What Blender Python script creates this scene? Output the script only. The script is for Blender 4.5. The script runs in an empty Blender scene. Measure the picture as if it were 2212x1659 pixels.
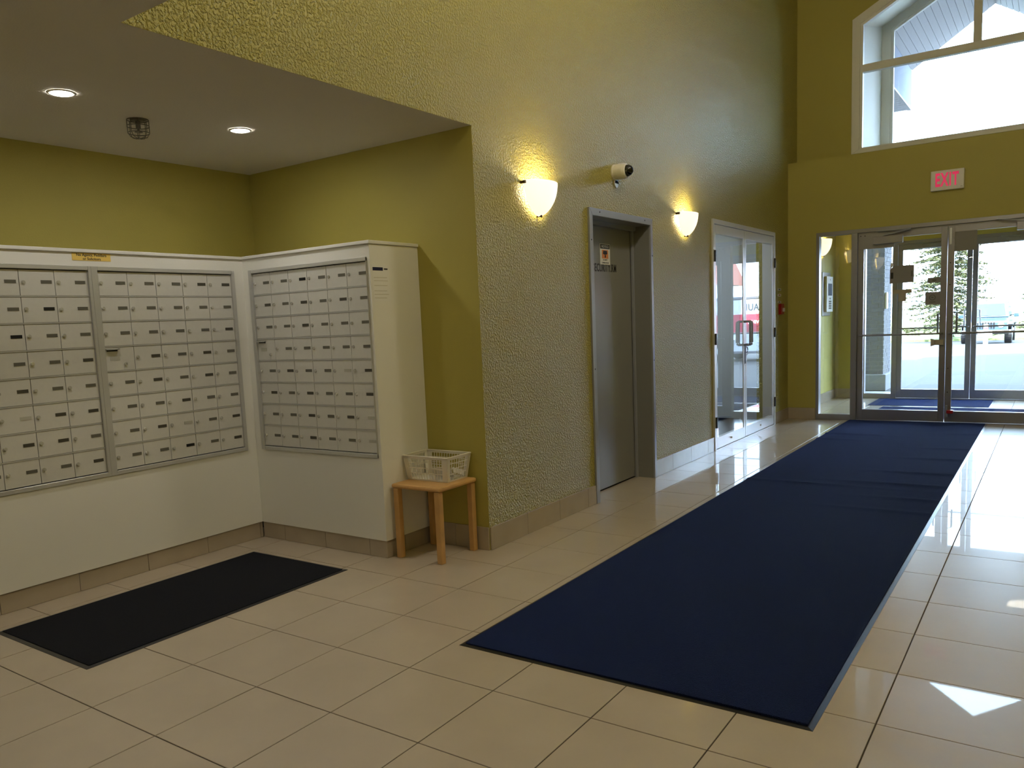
import bpy, bmesh, math, random
from mathutils import Vector, Matrix
random.seed(7)
SC = bpy.context.scene
COL = SC.collection

# ------------------------------------------------------------------ camera
CAM_POS = (2.7292, -1.5365, 1.35)
YAW, PITCH, ROLL = 0.6252, -0.1214, -0.0456
FPX, PPX, PPY = 1733.26, -66.97, 82.44
W, H = 2212, 1659
cd = bpy.data.cameras.new('camera'); cam = bpy.data.objects.new('camera', cd); COL.objects.link(cam)
fw = Vector((-math.sin(YAW)*math.cos(PITCH), math.cos(YAW)*math.cos(PITCH), math.sin(PITCH)))
rt = Vector((math.cos(YAW), math.sin(YAW), 0)); up = rt.cross(fw)
c_, s_ = math.cos(ROLL), math.sin(ROLL)
r2 = rt*c_ + up*s_; u2 = -rt*s_ + up*c_
mw = Matrix.Identity(4)
for i in range(3):
    mw[i][0] = r2[i]; mw[i][1] = u2[i]; mw[i][2] = -fw[i]; mw[i][3] = CAM_POS[i]
cam.matrix_world = mw
cd.sensor_fit = 'HORIZONTAL'; cd.sensor_width = 36.0; cd.lens = 36.0*FPX/W
cd.shift_x = -PPX/W; cd.shift_y = PPY/W
cd.clip_start = 0.05; cd.clip_end = 500
SC.camera = cam

# ------------------------------------------------------------------ world, sun, exposure
wd = bpy.data.worlds.new('world'); SC.world = wd; wd.use_nodes = True
bg = wd.node_tree.nodes['Background']
bg.inputs[0].default_value = (0.57, 0.755, 1.0, 1); bg.inputs[1].default_value = 4.8
sl = bpy.data.lights.new('sun', 'SUN'); sl.energy = 8.0; sl.angle = 0.01; sl.color = (1.0, 0.95, 0.86)
sun = bpy.data.objects.new('sun', sl); COL.objects.link(sun)
sun.rotation_euler = Vector((0.02, math.cos(math.radians(38)), -math.sin(math.radians(38)))).to_track_quat('-Z', 'Y').to_euler()
sun.location = (0, -20, 30)
vs = SC.view_settings
vs.view_transform = 'Standard'; vs.look = 'None'; vs.gamma = 1.0; vs.use_curve_mapping = False
vs.exposure = 2.0
SC.cycles.use_denoising = True
SC.cycles.max_bounces = 12; SC.cycles.diffuse_bounces = 5; SC.cycles.glossy_bounces = 4; SC.cycles.transparent_max_bounces = 16
SC.cycles.sample_clamp_indirect = 6.0
SC.cycles.caustics_reflective = False; SC.cycles.caustics_refractive = False

# ------------------------------------------------------------------ materials
MATS = {}
def mat(name, color, rough=0.5, metal=0.0, spec=0.5, bump=None, var=None, emit=None, sheen=None, coat=None, trans=None):
    """bump=(scale,strength,distance,detail); var=(scale,amount) colour mottling"""
    m = bpy.data.materials.new(name); m.use_nodes = True; nt = m.node_tree; N = nt.nodes; L = nt.links
    b = N['Principled BSDF']
    b.inputs['Base Color'].default_value = (*color, 1); b.inputs['Roughness'].default_value = rough
    b.inputs['Metallic'].default_value = metal; b.inputs['Specular IOR Level'].default_value = spec
    if emit:
        b.inputs['Emission Color'].default_value = (*emit[0], 1); b.inputs['Emission Strength'].default_value = emit[1]
    if sheen:
        b.inputs['Sheen Weight'].default_value = sheen[1]; b.inputs['Sheen Tint'].default_value = (*sheen[0], 1); b.inputs['Sheen Roughness'].default_value = 0.4
    if coat:
        b.inputs['Coat Weight'].default_value = coat[0]; b.inputs['Coat Roughness'].default_value = coat[1]
    if trans:
        b.inputs['Transmission Weight'].default_value = trans
    geo = N.new('ShaderNodeNewGeometry')
    if bump:
        nz = N.new('ShaderNodeTexNoise'); nz.inputs['Scale'].default_value = bump[0]; nz.inputs['Detail'].default_value = bump[3]
        L.new(geo.outputs['Position'], nz.inputs['Vector'])
        bp = N.new('ShaderNodeBump'); bp.inputs['Strength'].default_value = bump[1]; bp.inputs['Distance'].default_value = bump[2]
        L.new(nz.outputs['Fac'], bp.inputs['Height']); L.new(bp.outputs['Normal'], b.inputs['Normal'])
    if var:
        nv = N.new('ShaderNodeTexNoise'); nv.inputs['Scale'].default_value = var[0]; nv.inputs['Detail'].default_value = 4
        L.new(geo.outputs['Position'], nv.inputs['Vector'])
        mx = N.new('ShaderNodeMixRGB'); mx.blend_type = 'MULTIPLY'; mx.inputs['Fac'].default_value = var[1]
        mx.inputs['Color1'].default_value = (*color, 1)
        rp = N.new('ShaderNodeValToRGB'); rp.color_ramp.elements[0].position = .3; rp.color_ramp.elements[1].position = .7
        rp.color_ramp.elements[0].color = (.35, .35, .35, 1)
        L.new(nv.outputs['Fac'], rp.inputs['Fac']); L.new(rp.outputs['Color'], mx.inputs['Color2'])
        L.new(mx.outputs['Color'], b.inputs['Base Color'])
    MATS[name] = m
    return m

def glass_mat(name, tint=(0.965, 0.985, 0.985)):
    m = bpy.data.materials.new(name); m.use_nodes = True; nt = m.node_tree; N = nt.nodes; L = nt.links
    N.remove(N['Principled BSDF']); out = N['Material Output']
    tr = N.new('ShaderNodeBsdfTransparent'); tr.inputs[0].default_value = (*tint, 1)
    gl = N.new('ShaderNodeBsdfGlossy'); gl.inputs['Roughness'].default_value = 0.0; gl.inputs['Color'].default_value = (1, 1, 1, 1)
    fr = N.new('ShaderNodeFresnel'); fr.inputs['IOR'].default_value = 1.62
    ge = N.new('ShaderNodeNewGeometry'); inv = N.new('ShaderNodeMath'); inv.operation = 'SUBTRACT'; inv.inputs[0].default_value = 1.0
    L.new(ge.outputs['Backfacing'], inv.inputs[1])
    mu = N.new('ShaderNodeMath'); mu.operation = 'MULTIPLY'; L.new(fr.outputs[0], mu.inputs[0]); L.new(inv.outputs[0], mu.inputs[1])
    mu2 = N.new('ShaderNodeMath'); mu2.operation = 'MULTIPLY'; mu2.inputs[1].default_value = 1.6; mu2.use_clamp = True; L.new(mu.outputs[0], mu2.inputs[0])
    mi = N.new('ShaderNodeMixShader'); L.new(mu2.outputs[0], mi.inputs[0]); L.new(tr.outputs[0], mi.inputs[1]); L.new(gl.outputs[0], mi.inputs[2])
    L.new(mi.outputs[0], out.inputs[0]); MATS[name] = m
    return m

PAINT = (0.465, 0.408, 0.100)
mat('plaster', PAINT, rough=0.42, spec=0.5, bump=(74, 1.0, 0.012, 2.5))
nt = MATS['plaster'].node_tree; bpn = [n for n in nt.nodes if n.type == 'BUMP'][0]; nzn = [n for n in nt.nodes if n.type == 'TEX_NOISE'][0]
rpn = nt.nodes.new('ShaderNodeValToRGB'); rpn.color_ramp.elements[0].position = .40; rpn.color_ramp.elements[1].position = .66; rpn.color_ramp.interpolation = 'EASE'
nt.links.new(nzn.outputs['Fac'], rpn.inputs['Fac']); nt.links.new(rpn.outputs['Color'], bpn.inputs['Height']); bpn.inputs['Distance'].default_value = .0080
mat('paint', PAINT, rough=0.55, spec=0.35, bump=(160, 0.25, 0.003, 2))
mat('ceiling', (0.60, 0.565, 0.49), rough=0.9, bump=(120, 0.3, 0.003, 2))
mat('tile', (0.55, 0.470, 0.370), rough=0.30, spec=0.30, var=(3.0, 0.16), coat=(0.65, 0.02))
mat('base_tile', (0.46, 0.39, 0.30), rough=0.16, spec=0.5, var=(6.0, 0.15))
mat('grout', (0.06, 0.045, 0.03), rough=0.9)
mat('white_paint', (0.80, 0.79, 0.74), rough=0.4, bump=(140, 0.08, 0.002, 2))
mat('alu', (0.31, 0.30, 0.32), rough=0.36, metal=0.75)
mat('alu_door', (0.72, 0.73, 0.76), rough=0.34, metal=0.45)
mat('mail_alu', (0.70, 0.69, 0.65), rough=0.36, metal=0.15, var=(45, 0.05))
mat('mail_frame', (0.58, 0.58, 0.56), rough=0.34, metal=0.4)
mat('dark_gap', (0.02, 0.02, 0.02), rough=0.8)
mat('chrome', (0.70, 0.69, 0.64), rough=0.25, metal=0.45)
mat('name_grey', (0.13, 0.125, 0.10), rough=0.35)
mat('name_dark', (0.065, 0.06, 0.045), rough=0.4)
mat('name_black', (0.003, 0.003, 0.003), rough=0.6)
mat('name_pale', (0.48, 0.47, 0.40), rough=0.5)
mat('black', (0.006, 0.006, 0.007), rough=0.35)
mat('gloss_black', (0.004, 0.004, 0.005), rough=0.04, spec=0.7)
mat('door_grey', (0.235, 0.235, 0.23), rough=0.30, spec=0.5)
mat('frame_grey', (0.30, 0.315, 0.36), rough=0.30, spec=0.6)
mat('plastic_cream', (0.78, 0.75, 0.67), rough=0.4)
mat('plastic_white', (0.80, 0.78, 0.72), rough=0.35)
mat('wood', (0.62, 0.36, 0.13), rough=0.42, bump=(40, 0.1, 0.002, 3), var=(14, 0.22))
mat('paper', (0.80, 0.79, 0.76), rough=0.8)
mat('paper_cream', (0.42, 0.36, 0.24), rough=0.8)
mat('paper_grey', (0.27, 0.255, 0.235), rough=0.8)
mat('gold_plate', (0.86, 0.62, 0.16), rough=0.35)
mat('navy', (0.01, 0.012, 0.06), rough=0.5)
mat('ink', (0.03, 0.028, 0.03), rough=0.5)
mat('ink_soft', (0.36, 0.30, 0.16), rough=0.8)
mat('orange', (0.80, 0.28, 0.08), rough=0.5)
mat('red', (0.35, 0.008, 0.015), rough=0.35)
mat('white', (0.85, 0.85, 0.85), rough=0.5)
mat('exit_red', (0.75, 0.02, 0.12), rough=0.4, emit=((1.0, 0.03, 0.16), 0.10))
mat('carpet', (0.0040, 0.0058, 0.026), rough=0.95, spec=0.05, bump=(380, 1.0, 0.008, 3), sheen=((0.20, 0.33, 1.0), 0.36), var=(240, 0.55))
mat('carpet_dark', (0.0050, 0.0062, 0.0125), rough=0.95, spec=0.15, bump=(420, 1.0, 0.006, 3), sheen=((0.5, 0.55, 0.7), 0.08))
mat('rubber', (0.012, 0.012, 0.016), rough=0.28)
mat('brick', (0.13, 0.125, 0.135), rough=0.85, bump=(90, 0.5, 0.004, 3), var=(9, 0.4))
mat('mortar', (0.24, 0.235, 0.235), rough=0.95)
mat('stone', (0.17, 0.175, 0.185), rough=0.8, bump=(60, 0.4, 0.005, 3))
mat('asphalt', (0.042, 0.042, 0.045), rough=0.9, bump=(50, 0.4, 0.006, 4), var=(2.0, 0.25))
mat('concrete', (0.25, 0.25, 0.245), rough=0.9, var=(4, 0.2))
mat('soffit', (0.40, 0.385, 0.40), rough=0.6)
mat('stucco', (0.30, 0.33, 0.41), rough=0.9, bump=(80, 0.4, 0.004, 3))
mat('reveal', (0.62, 0.60, 0.50), rough=0.6)
mat('grass', (0.22, 0.27, 0.10), rough=0.95, bump=(30, 1.0, 0.05, 4), var=(1.2, 0.4))
mat('needles', (0.085, 0.095, 0.028), rough=0.8, var=(2.5, 0.5))
mat('bark', (0.07, 0.05, 0.04), rough=0.95)
mat('suv_paint', (0.03, 0.06, 0.09), rough=0.25, spec=0.6, coat=(0.6, 0.05))
mat('car_white', (0.75, 0.76, 0.78), rough=0.25, coat=(0.6, 0.05))
mat('car_glass', (0.02, 0.05, 0.09), rough=0.05, spec=0.8)
mat('trailer_white', (0.72, 0.74, 0.76), rough=0.3)
mat('trailer_red', (0.55, 0.05, 0.09), rough=0.35)
mat('trailer_ink', (0.05, 0.07, 0.10), rough=0.4)
mat('brick_roof', (0.42, 0.13, 0.09), rough=0.8)
mat('room_wall', (0.60, 0.66, 0.72), rough=0.7)
mat('bulb_led', (1, 1, 1), emit=((1.0, 0.95, 0.86), 50.0))
mat('fill_globe', (1, 1, 1), emit=((1.0, 0.90, 0.71), 12.0))  # glow of the added globe pendants
mat('shade', (0.9, 0.86, 0.78), rough=0.35, emit=((1.0, 0.88, 0.64), 0.30))
mat('vest_shade', (0.9, 0.86, 0.78), rough=0.35, emit=((1.0, 0.88, 0.64), 0.30))
mat('panel_fill', (1, 1, 1), emit=((0.86, 0.93, 1.0), 3.0))
mat('bronze', (0.05, 0.03, 0.02), rough=0.35, metal=0.8)
mat('steel', (0.50, 0.50, 0.50), rough=0.3, metal=1.0)
mat('wire', (0.13, 0.12, 0.10), rough=0.4, metal=0.6)
mat('screen', (0.12, 0.16, 0.24), rough=0.15)
glass_mat('glass')

# ------------------------------------------------------------------ mesh builder
class MB:
    def __init__(self): self.v = []; self.f = []
    def _add(self, vs, fs):
        o = len(self.v); self.v += [tuple(p) for p in vs]; self.f += [tuple(i+o for i in f) for f in fs]; return self
    def box(self, x0, x1, y0, y1, z0, z1):
        x0, x1 = min(x0, x1), max(x0, x1); y0, y1 = min(y0, y1), max(y0, y1); z0, z1 = min(z0, z1), max(z0, z1)
        return self._add([(x0,y0,z0),(x1,y0,z0),(x1,y1,z0),(x0,y1,z0),(x0,y0,z1),(x1,y0,z1),(x1,y1,z1),(x0,y1,z1)],
                         [(0,3,2,1),(4,5,6,7),(0,1,5,4),(1,2,6,5),(2,3,7,6),(3,0,4,7)])
    def hexa(self, p):  # 8 points, bottom ring then top ring
        return self._add(p, [(0,3,2,1),(4,5,6,7),(0,1,5,4),(1,2,6,5),(2,3,7,6),(3,0,4,7)])
    def bar(self, a, b, w, h, upv=(0,0,1)):
        a = Vector(a); b = Vector(b); d = (b-a).normalized(); u = Vector(upv)
        s = d.cross(u)
        if s.length < 1e-4: s = d.cross(Vector((0,1,0)))
        s.normalize(); u = s.cross(d)
        s *= w/2; u *= h/2
        return self.hexa([a-s-u, a+s-u, b+s-u, b-s-u, a-s+u, a+s+u, b+s+u, b-s+u])
    def cyl(self, a, b, r, n=14, r2=None, cap=True):
        a = Vector(a); b = Vector(b); d = (b-a).normalized(); t = Vector((0,0,1)) if abs(d.z) < .9 else Vector((1,0,0))
        s = d.cross(t).normalized(); u = s.cross(d); r2 = r if r2 is None else r2
        ring = lambda c, rr: [c + s*math.cos(2*math.pi*k/n)*rr + u*math.sin(2*math.pi*k/n)*rr for k in range(n)]
        vs = ring(a, r) + ring(b, r2); fs = [(k, (k+1) % n, n+(k+1) % n, n+k) for k in range(n)]
        if cap: fs += [tuple(range(n-1, -1, -1)), tuple(range(n, 2*n))]
        return self._add(vs, fs)
    def tube(self, pts, r, n=8):
        pts = [Vector(p) for p in pts]; vs = []; fs = []
        for i, p in enumerate(pts):
            d = (pts[min(i+1, len(pts)-1)] - pts[max(i-1, 0)]).normalized()
            t = Vector((0,0,1)) if abs(d.z) < .9 else Vector((1,0,0))
            s = d.cross(t).normalized(); u = s.cross(d)
            vs += [p + s*math.cos(2*math.pi*k/n)*r + u*math.sin(2*math.pi*k/n)*r for k in range(n)]
        for i in range(len(pts)-1):
            for k in range(n):
                a = i*n+k; b = i*n+(k+1) % n; fs.append((a, b, b+n, a+n))
        fs += [tuple(range(n-1, -1, -1)), tuple(range(len(vs)-n, len(vs)))]
        return self._add(vs, fs)
    def prism(self, poly, ax, lo, hi):
        """poly: 2D points in the two other axes (in x<y<z order), extruded along ax"""
        n = len(poly)
        def P(q, t):
            q = list(q); q.insert(ax, t); return tuple(q)
        vs = [P(q, lo) for q in poly] + [P(q, hi) for q in poly]
        return self._add(vs, [tuple(range(n-1, -1, -1)), tuple(range(n, 2*n))] + [(k, (k+1) % n, n+(k+1) % n, n+k) for k in range(n)])
    def lathe(self, c, prof, n=24, axis='z', ang=(0, 2*math.pi), sx=1.0, sy=1.0):
        """prof: (radius, height) list; axis z or x"""
        full = abs(ang[1]-ang[0]-2*math.pi) < 1e-5; m = n if full else n+1
        vs = []; fs = []
        for r, h in prof:
            for k in range(m):
                t = ang[0] + (ang[1]-ang[0])*k/n
                if axis == 'z': vs.append((c[0]+r*math.cos(t)*sx, c[1]+r*math.sin(t)*sy, c[2]+h))
                else: vs.append((c[0]+h, c[1]+r*math.cos(t)*sx, c[2]+r*math.sin(t)*sy))
        for i in range(len(prof)-1):
            for k in range(n):
                a = i*m+k; b = i*m+(k+1) % m; fs.append((a, b, b+m, a+m))
        return self._add(vs, fs)
    def mesh(self, name, m, off=(0,0,0), smooth=False, recalc=True):
        me = bpy.data.meshes.new(name)
        me.from_pydata([(p[0]-off[0], p[1]-off[1], p[2]-off[2]) for p in self.v], [], self.f)
        if recalc:
            bm = bmesh.new(); bm.from_mesh(me); bmesh.ops.recalc_face_normals(bm, faces=bm.faces); bm.to_mesh(me); bm.free()
        me.materials.append(MATS[m] if isinstance(m, str) else m)
        if smooth:
            for p in me.polygons: p.use_smooth = True
        me.update(); return me
    def build(self, name, m, parent=None, smooth=False, bevel=None, recalc=True):
        off = root_loc(parent)
        me = self.mesh(name, m, off, smooth, recalc)
        o = bpy.data.objects.new(name, me); COL.objects.link(o)
        if parent is not None: o.parent = parent
        if bevel:
            md = o.modifiers.new('bevel', 'BEVEL'); md.width = bevel; md.segments = 2; md.limit_method = 'ANGLE'
        return o

def root_loc(p):
    l = Vector((0,0,0))
    while p is not None: l += p.location; p = p.parent
    return l
def box(*a): return MB().box(*a)
def tag(o, label=None, cat=None, group=None, kind=None):
    if label: o['label'] = label
    if cat: o['category'] = cat
    if group: o['group'] = group
    if kind: o['kind'] = kind
    return o
def empty(name, loc, label=None, cat=None, group=None, kind=None):
    o = bpy.data.objects.new(name, None); COL.objects.link(o); o.location = loc; o.empty_display_size = .1
    return tag(o, label, cat, group, kind)
def inst(name, me, loc, parent=None, rot=None):
    o = bpy.data.objects.new(name, me); COL.objects.link(o); o.location = loc
    if rot: o.rotation_euler = rot
    if parent is not None: o.parent = parent
    return o
def copy_tree(o, parent=None):
    c = o.copy(); COL.objects.link(c); c.parent = parent
    for ch in o.children: copy_tree(ch, c)
    return c
def text(s, name, m, parent, org, xd, ud, size, sx=1.0, depth=0.001, bold=0.0, align='CENTER', sp=1.0):
    cu = bpy.data.curves.new('t', 'FONT'); cu.body = s; cu.size = size; cu.extrude = depth/2; cu.offset = bold
    cu.space_character = sp; cu.align_x = align; cu.align_y = 'CENTER'; cu.resolution_u = 3
    to = bpy.data.objects.new('t', cu); COL.objects.link(to)
    dg = bpy.context.evaluated_depsgraph_get(); dg.update()
    me = bpy.data.meshes.new_from_object(to.evaluated_get(dg))
    bpy.data.objects.remove(to); bpy.data.curves.remove(cu)
    xd = Vector(xd).normalized(); ud = Vector(ud).normalized(); nd = xd.cross(ud); off = root_loc(parent)
    for v in me.vertices:
        p = Vector(org) + xd*v.co.x*sx + ud*v.co.y + nd*v.co.z - off; v.co = p
    me.materials.clear(); me.materials.append(MATS[m]); me.name = name
    o = bpy.data.objects.new(name, me); COL.objects.link(o)
    if parent is not None: o.parent = parent
    return o

# ------------------------------------------------------------------ dimensions (metres)
Y0, Y1, YU, Y2 = 2.283, 8.84, 9.25, 11.45      # alcove back wall, exit wall, upper exit wall, outer storefront
HS, HLOW, HC = 2.465, 2.40, 5.75               # alcove ceiling, near ceiling, high ceiling
AX = -1.94                                     # alcove left wall
MX, MY, SX = -1.555, 1.854, -0.4405            # mailbox cabinet faces
YL = 0.083                                     # edge of the near low ceiling
XR = 4.0                                       # right wall
TX0, TS, TY0, TU = -0.1515, 0.4069, 1.6254, 0.4323

def struct(name, label, mb, m, cat=None, parent=None, **k):
    o = mb.build(name, m, parent, **k)
    if parent is None: tag(o, label, cat or name.split('_')[0], kind='structure')
    return o

# ------------------------------------------------------------------ structure: walls
w = MB()
w.box(-.2, 0, Y0, 3.66, 0, HC)                     # beside the alcove
w.box(-.2, 0, 3.66, 4.71, 2.10, HC)                # above the grey door
w.box(-.2, 0, 4.71, 6.165, 0, HC)
w.box(-.2, 0, 6.165, 8.218, 2.235, HC)             # above the glass doors
w.box(-.2, 0, 8.218, YU, 0, HC)
w.box(-.2, 0, YL, Y0, HS+.1, HC); w.box(-.004, 0, YL, Y0, HS, HS+.1)   # over the alcove opening
struct('wall_left', 'tall yellow textured plaster wall carrying the two sconces', w, 'plaster')
struct('wall_alcove_back', 'smooth olive wall above the right-hand mailbox cabinet', box(AX, -.0005, Y0-.002, Y0+.1, 0, HS+.09), 'paint')
struct('wall_alcove_left', 'smooth olive alcove wall above the long mailbox cabinet', box(AX-.12, AX, -1.0, Y0-.002, 0, HS), 'paint')
struct('wall_near_left', 'yellow wall closing the alcove on the near side', box(AX-.12, -.0, -1.12, -1.0, 0, HLOW), 'paint')
struct('wall_near', 'yellow lobby wall running back beside the camera', box(-.12, 0, -5, -1.12, 0, HLOW), 'paint')
struct('wall_right', 'yellow lobby wall opposite the sconces', box(XR, XR+.12, -5, YU+.2, 0, HC), 'plaster')
struct('wall_back', 'yellow wall at the near end of the lobby', box(0, XR, -5.12, -5, 0, HLOW), 'paint')
struct('wall_upper_near', 'yellow wall above the near ceiling edge', box(0, XR, YL-.12, YL, HLOW+.12, HC), 'paint')
# exit wall, lower part with storefront opening
w = box(0, .33, Y1, Y1+.14, 0, 2.25); w.box(3.08, XR, Y1, Y1+.14, 0, 2.25); w.box(0, XR, Y1, YU, 2.25, 3.108)
struct('wall_exit', 'yellow wall around and above the glass exit doors', w, 'paint')
# upper exit wall with gable window opening
GX0, GX1, GA = .63, 3.17, 1.90
KZ, AZ = 4.714, 4.714+.53*(1.90-.63)
w = box(0, GX0, YU, YU+.12, 3.108, HC); w.box(GX1, XR, YU, YU+.12, 3.108, HC)
w.box(GX0, GX1, YU, YU+.12, 3.108, 3.176)
w.prism([(GX0, KZ), (GA, AZ), (GA, HC), (GX0, HC)], 1, YU, YU+.12)
w.prism([(GA, AZ), (GX1, KZ), (GX1, HC), (GA, HC)], 1, YU, YU+.12)
struct('wall_exit_upper', 'set-back yellow wall around the high gable window', w, 'paint')
# ceilings
struct('ceiling', 'flat ceiling of the mailbox alcove', box(AX-.12, -.004, YL, Y0-.002, HS, HS+.0995), 'ceiling')
struct('ceiling_near', 'low flat ceiling at the near end of the lobby', box(AX-.12, XR, -5.12, YL, HLOW, HLOW+.12), 'ceiling', cat='ceiling')
struct('ceiling_high', 'high ceiling over the tall part of the lobby', box(-.2, XR+.12, YL-.12, YU+.2, HC, HC+.1), 'ceiling', cat='ceiling')

# ------------------------------------------------------------------ floor with separate tiles
floor = struct('floor', 'polished beige porcelain tile floor of the lobby', box(AX, XR, -5, Y1+.14, -.06, -.003), 'grout')
tmesh = {}
def tile_obj(x0, x1, y0, y1, parent, m='tile', zt=0.0, zb=-.004):
    g = .0023; a = (x1-x0)/2-g; b = (y1-y0)/2-g
    key = (round(a, 4), round(b, 4), m)
    if key not in tmesh:
        e = .0012; mb = MB()
        mb._add([(-a,-b,zb),(a,-b,zb),(a,b,zb),(-a,b,zb),(-a,-b,zt-e*.6),(a,-b,zt-e*.6),(a,b,zt-e*.6),(-a,b,zt-e*.6),
                 (-a+e,-b+e,zt),(a-e,-b+e,zt),(a-e,b-e,zt),(-a+e,b-e,zt)],
                [(0,1,5,4),(1,2,6,5),(2,3,7,6),(3,0,4,7),(4,5,9,8),(5,6,10,9),(6,7,11,10),(7,4,8,11),(8,9,10,11)])
        tmesh[key] = mb.mesh('floor_tile', m)
    ro = random.Random(int((x0*977+y0*131)*100))
    return inst('floor_tile', tmesh[key], ((x0+x1)/2, (y0+y1)/2, 0), parent, (ro.uniform(-1, 1)*.0007, ro.uniform(-1, 1)*.0007, 0))
def spans(lo, hi, o, p):
    k = math.floor((lo-o)/p); r = []
    while o+k*p < hi-1e-6:
        a, b = max(lo, o+k*p), min(hi, o+(k+1)*p)
        if b-a > .012: r.append((a, b))
        k += 1
    return r
rest = MB()
for (xa, xb) in spans(AX, XR, TX0, TS):
    for (ya, yb) in spans(-5, Y1, TY0, TU):
        cx, cy = (xa+xb)/2, (ya+yb)/2
        if cx < MX-.05 or (cx < SX-.05 and cy > MY+.05) or (xb <= 0 and cy > Y0): continue
        if yb < -.75 or cx > 3.55: rest.box(xa+.002, xb-.002, ya+.002, yb-.002, -.004, 0); continue
        if cx < 0 and cy > Y0: continue
        tile_obj(xa, xb, ya, yb, floor)
# the floor strip inside the recess of the grey door
rest.box(-.16, -.002, 3.69, 4.69, -.004, 0)
tag(rest.build('floor_tile_rest', 'tile', floor), kind='stuff')
vf = struct('floor_vestibule', 'beige tile floor of the vestibule between the two door rows', box(0, 3.41, Y1+.14, Y2+.12, -.06, -.003), 'grout', cat='floor')
for (xa, xb) in spans(0, 3.41, TX0, TS):
    for (ya, yb) in spans(Y1+.14, Y2, TY0, TU): tile_obj(xa, xb, ya, yb, vf)

# ------------------------------------------------------------------ baseboards of cut tiles
def baseboard(name, label, ax, pos, lo, hi, h, nrm, start=None, pitch=.41, th=.011):
    """ax: axis along which it runs (0=x,1=y); pos: wall coordinate; nrm: +-1 direction it faces"""
    e = empty(name, ((pos, lo, 0) if ax == 1 else (lo, pos, 0)), label, 'baseboard', kind='structure')
    for (a, b) in spans(lo, hi, lo if start is None else start, pitch):
        mb = MB(); g = .0012
        p0, p1 = pos, pos+nrm*th
        if ax == 1: mb.box(p0, p1, a+g, b-g, .0005, h)
        else: mb.box(a+g, b-g, p0, p1, .0005, h)
        mb.build('base_tile', 'base_tile', e, bevel=.002)
    return e
baseboard('baseboard_left', 'tile baseboard between the alcove corner and the grey door', 1, 0.0, Y0-.011, 3.639, .14, 1, 2.283)
baseboard('baseboard_middle', 'tile baseboard between the grey door and the side glass doors', 1, 0.0, 4.731, 6.148, .14, 1, 5.09, .44)
baseboard('baseboard_far', 'tile baseboard between the side glass doors and the exit wall', 1, 0.0, 8.236, Y1-.011, .14, 1)
baseboard('baseboard_exit', 'tile baseboard on the exit wall left of the sidelight', 0, Y1, 0.0, .328, .14, -1)
baseboard('baseboard_alcove', 'tile baseboard behind the small wooden table', 0, Y0-.002, -.428, 0.0, .14, -1, -.25)
baseboard('baseboard_cabinet_left', 'tile kick strip under the long mailbox cabinet', 1, MX-.022, -1.0, MY+.010, .104, 1, -.62)
baseboard('baseboard_cabinet_right', 'tile kick strip under the right-hand mailbox cabinet', 0, MY+.022, MX-.008, SX-.012, .104, -1, -1.73, .38)
baseboard('baseboard_cabinet_end', 'tile kick strip on the end of the right-hand mailbox cabinet', 1, SX-.022, MY+.0115, Y0-.004, .104, 1, 1.62)
baseboard('baseboard_vestibule_left', 'tile baseboard under the vestibule intercom', 1, 0.0, Y1+.15, Y2-.012, .14, 1)
baseboard('baseboard_vestibule_end', 'tile baseboard at the far end of the vestibule', 0, Y2, 0.0, .378, .14, -1)

# ------------------------------------------------------------------ storefronts (frames, panes, doors)
def pane(mb_args, parent, name='pane'): return box(*mb_args).build(name, 'glass', parent, recalc=True)
def leaf(name, label, x0, x1, y, hinge_left, parent_kind='structure'):
    e = empty(name, (x0, y, 0.0), label, 'door', kind='structure')
    a, b = x0, x1; yy0, yy1 = y+.02, y+.065
    zt = 2.188
    box(a, a+.062, yy0, yy1, .012, zt).build('stile', 'alu', e, bevel=.002)
    box(b-.062, b, yy0, yy1, .012, zt).build('stile', 'alu', e, bevel=.002)
    box(a+.062, b-.062, yy0, yy1, 2.122, zt).build('top_rail', 'alu', e)
    box(a+.062, b-.062, yy0, yy1, .012, .135).build('bottom_rail', 'alu', e)
    pane((a+.062, b-.062, y+.040, y+.046, .135, 2.122), e)
    mb = MB().tube([(a+.03, yy0-.002, 1.013), (a+.03, yy0-.035, 1.013), (a+.05, yy0-.048, 1.013), (b-.05, yy0-.048, 1.013), (b-.03, yy0-.035, 1.013), (b-.03, yy0-.002, 1.013)], .011, 10)
    mb.build('push_bar', 'alu', e, smooth=True)
    hx = b-.035 if hinge_left else a+.035
    mb = MB().tube([(hx, yy1, 1.25), (hx, yy1+.05, 1.25), (hx-(.055 if hinge_left else -.055), yy1+.066, 1.235), (hx-(.055 if hinge_left else -.055), yy1+.066, 1.02), (hx, yy1+.05, 1.0), (hx, yy1, 1.0)], .011, 8)
    mb.build('pull_handle', 'alu', e, smooth=True)
    return e
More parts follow.
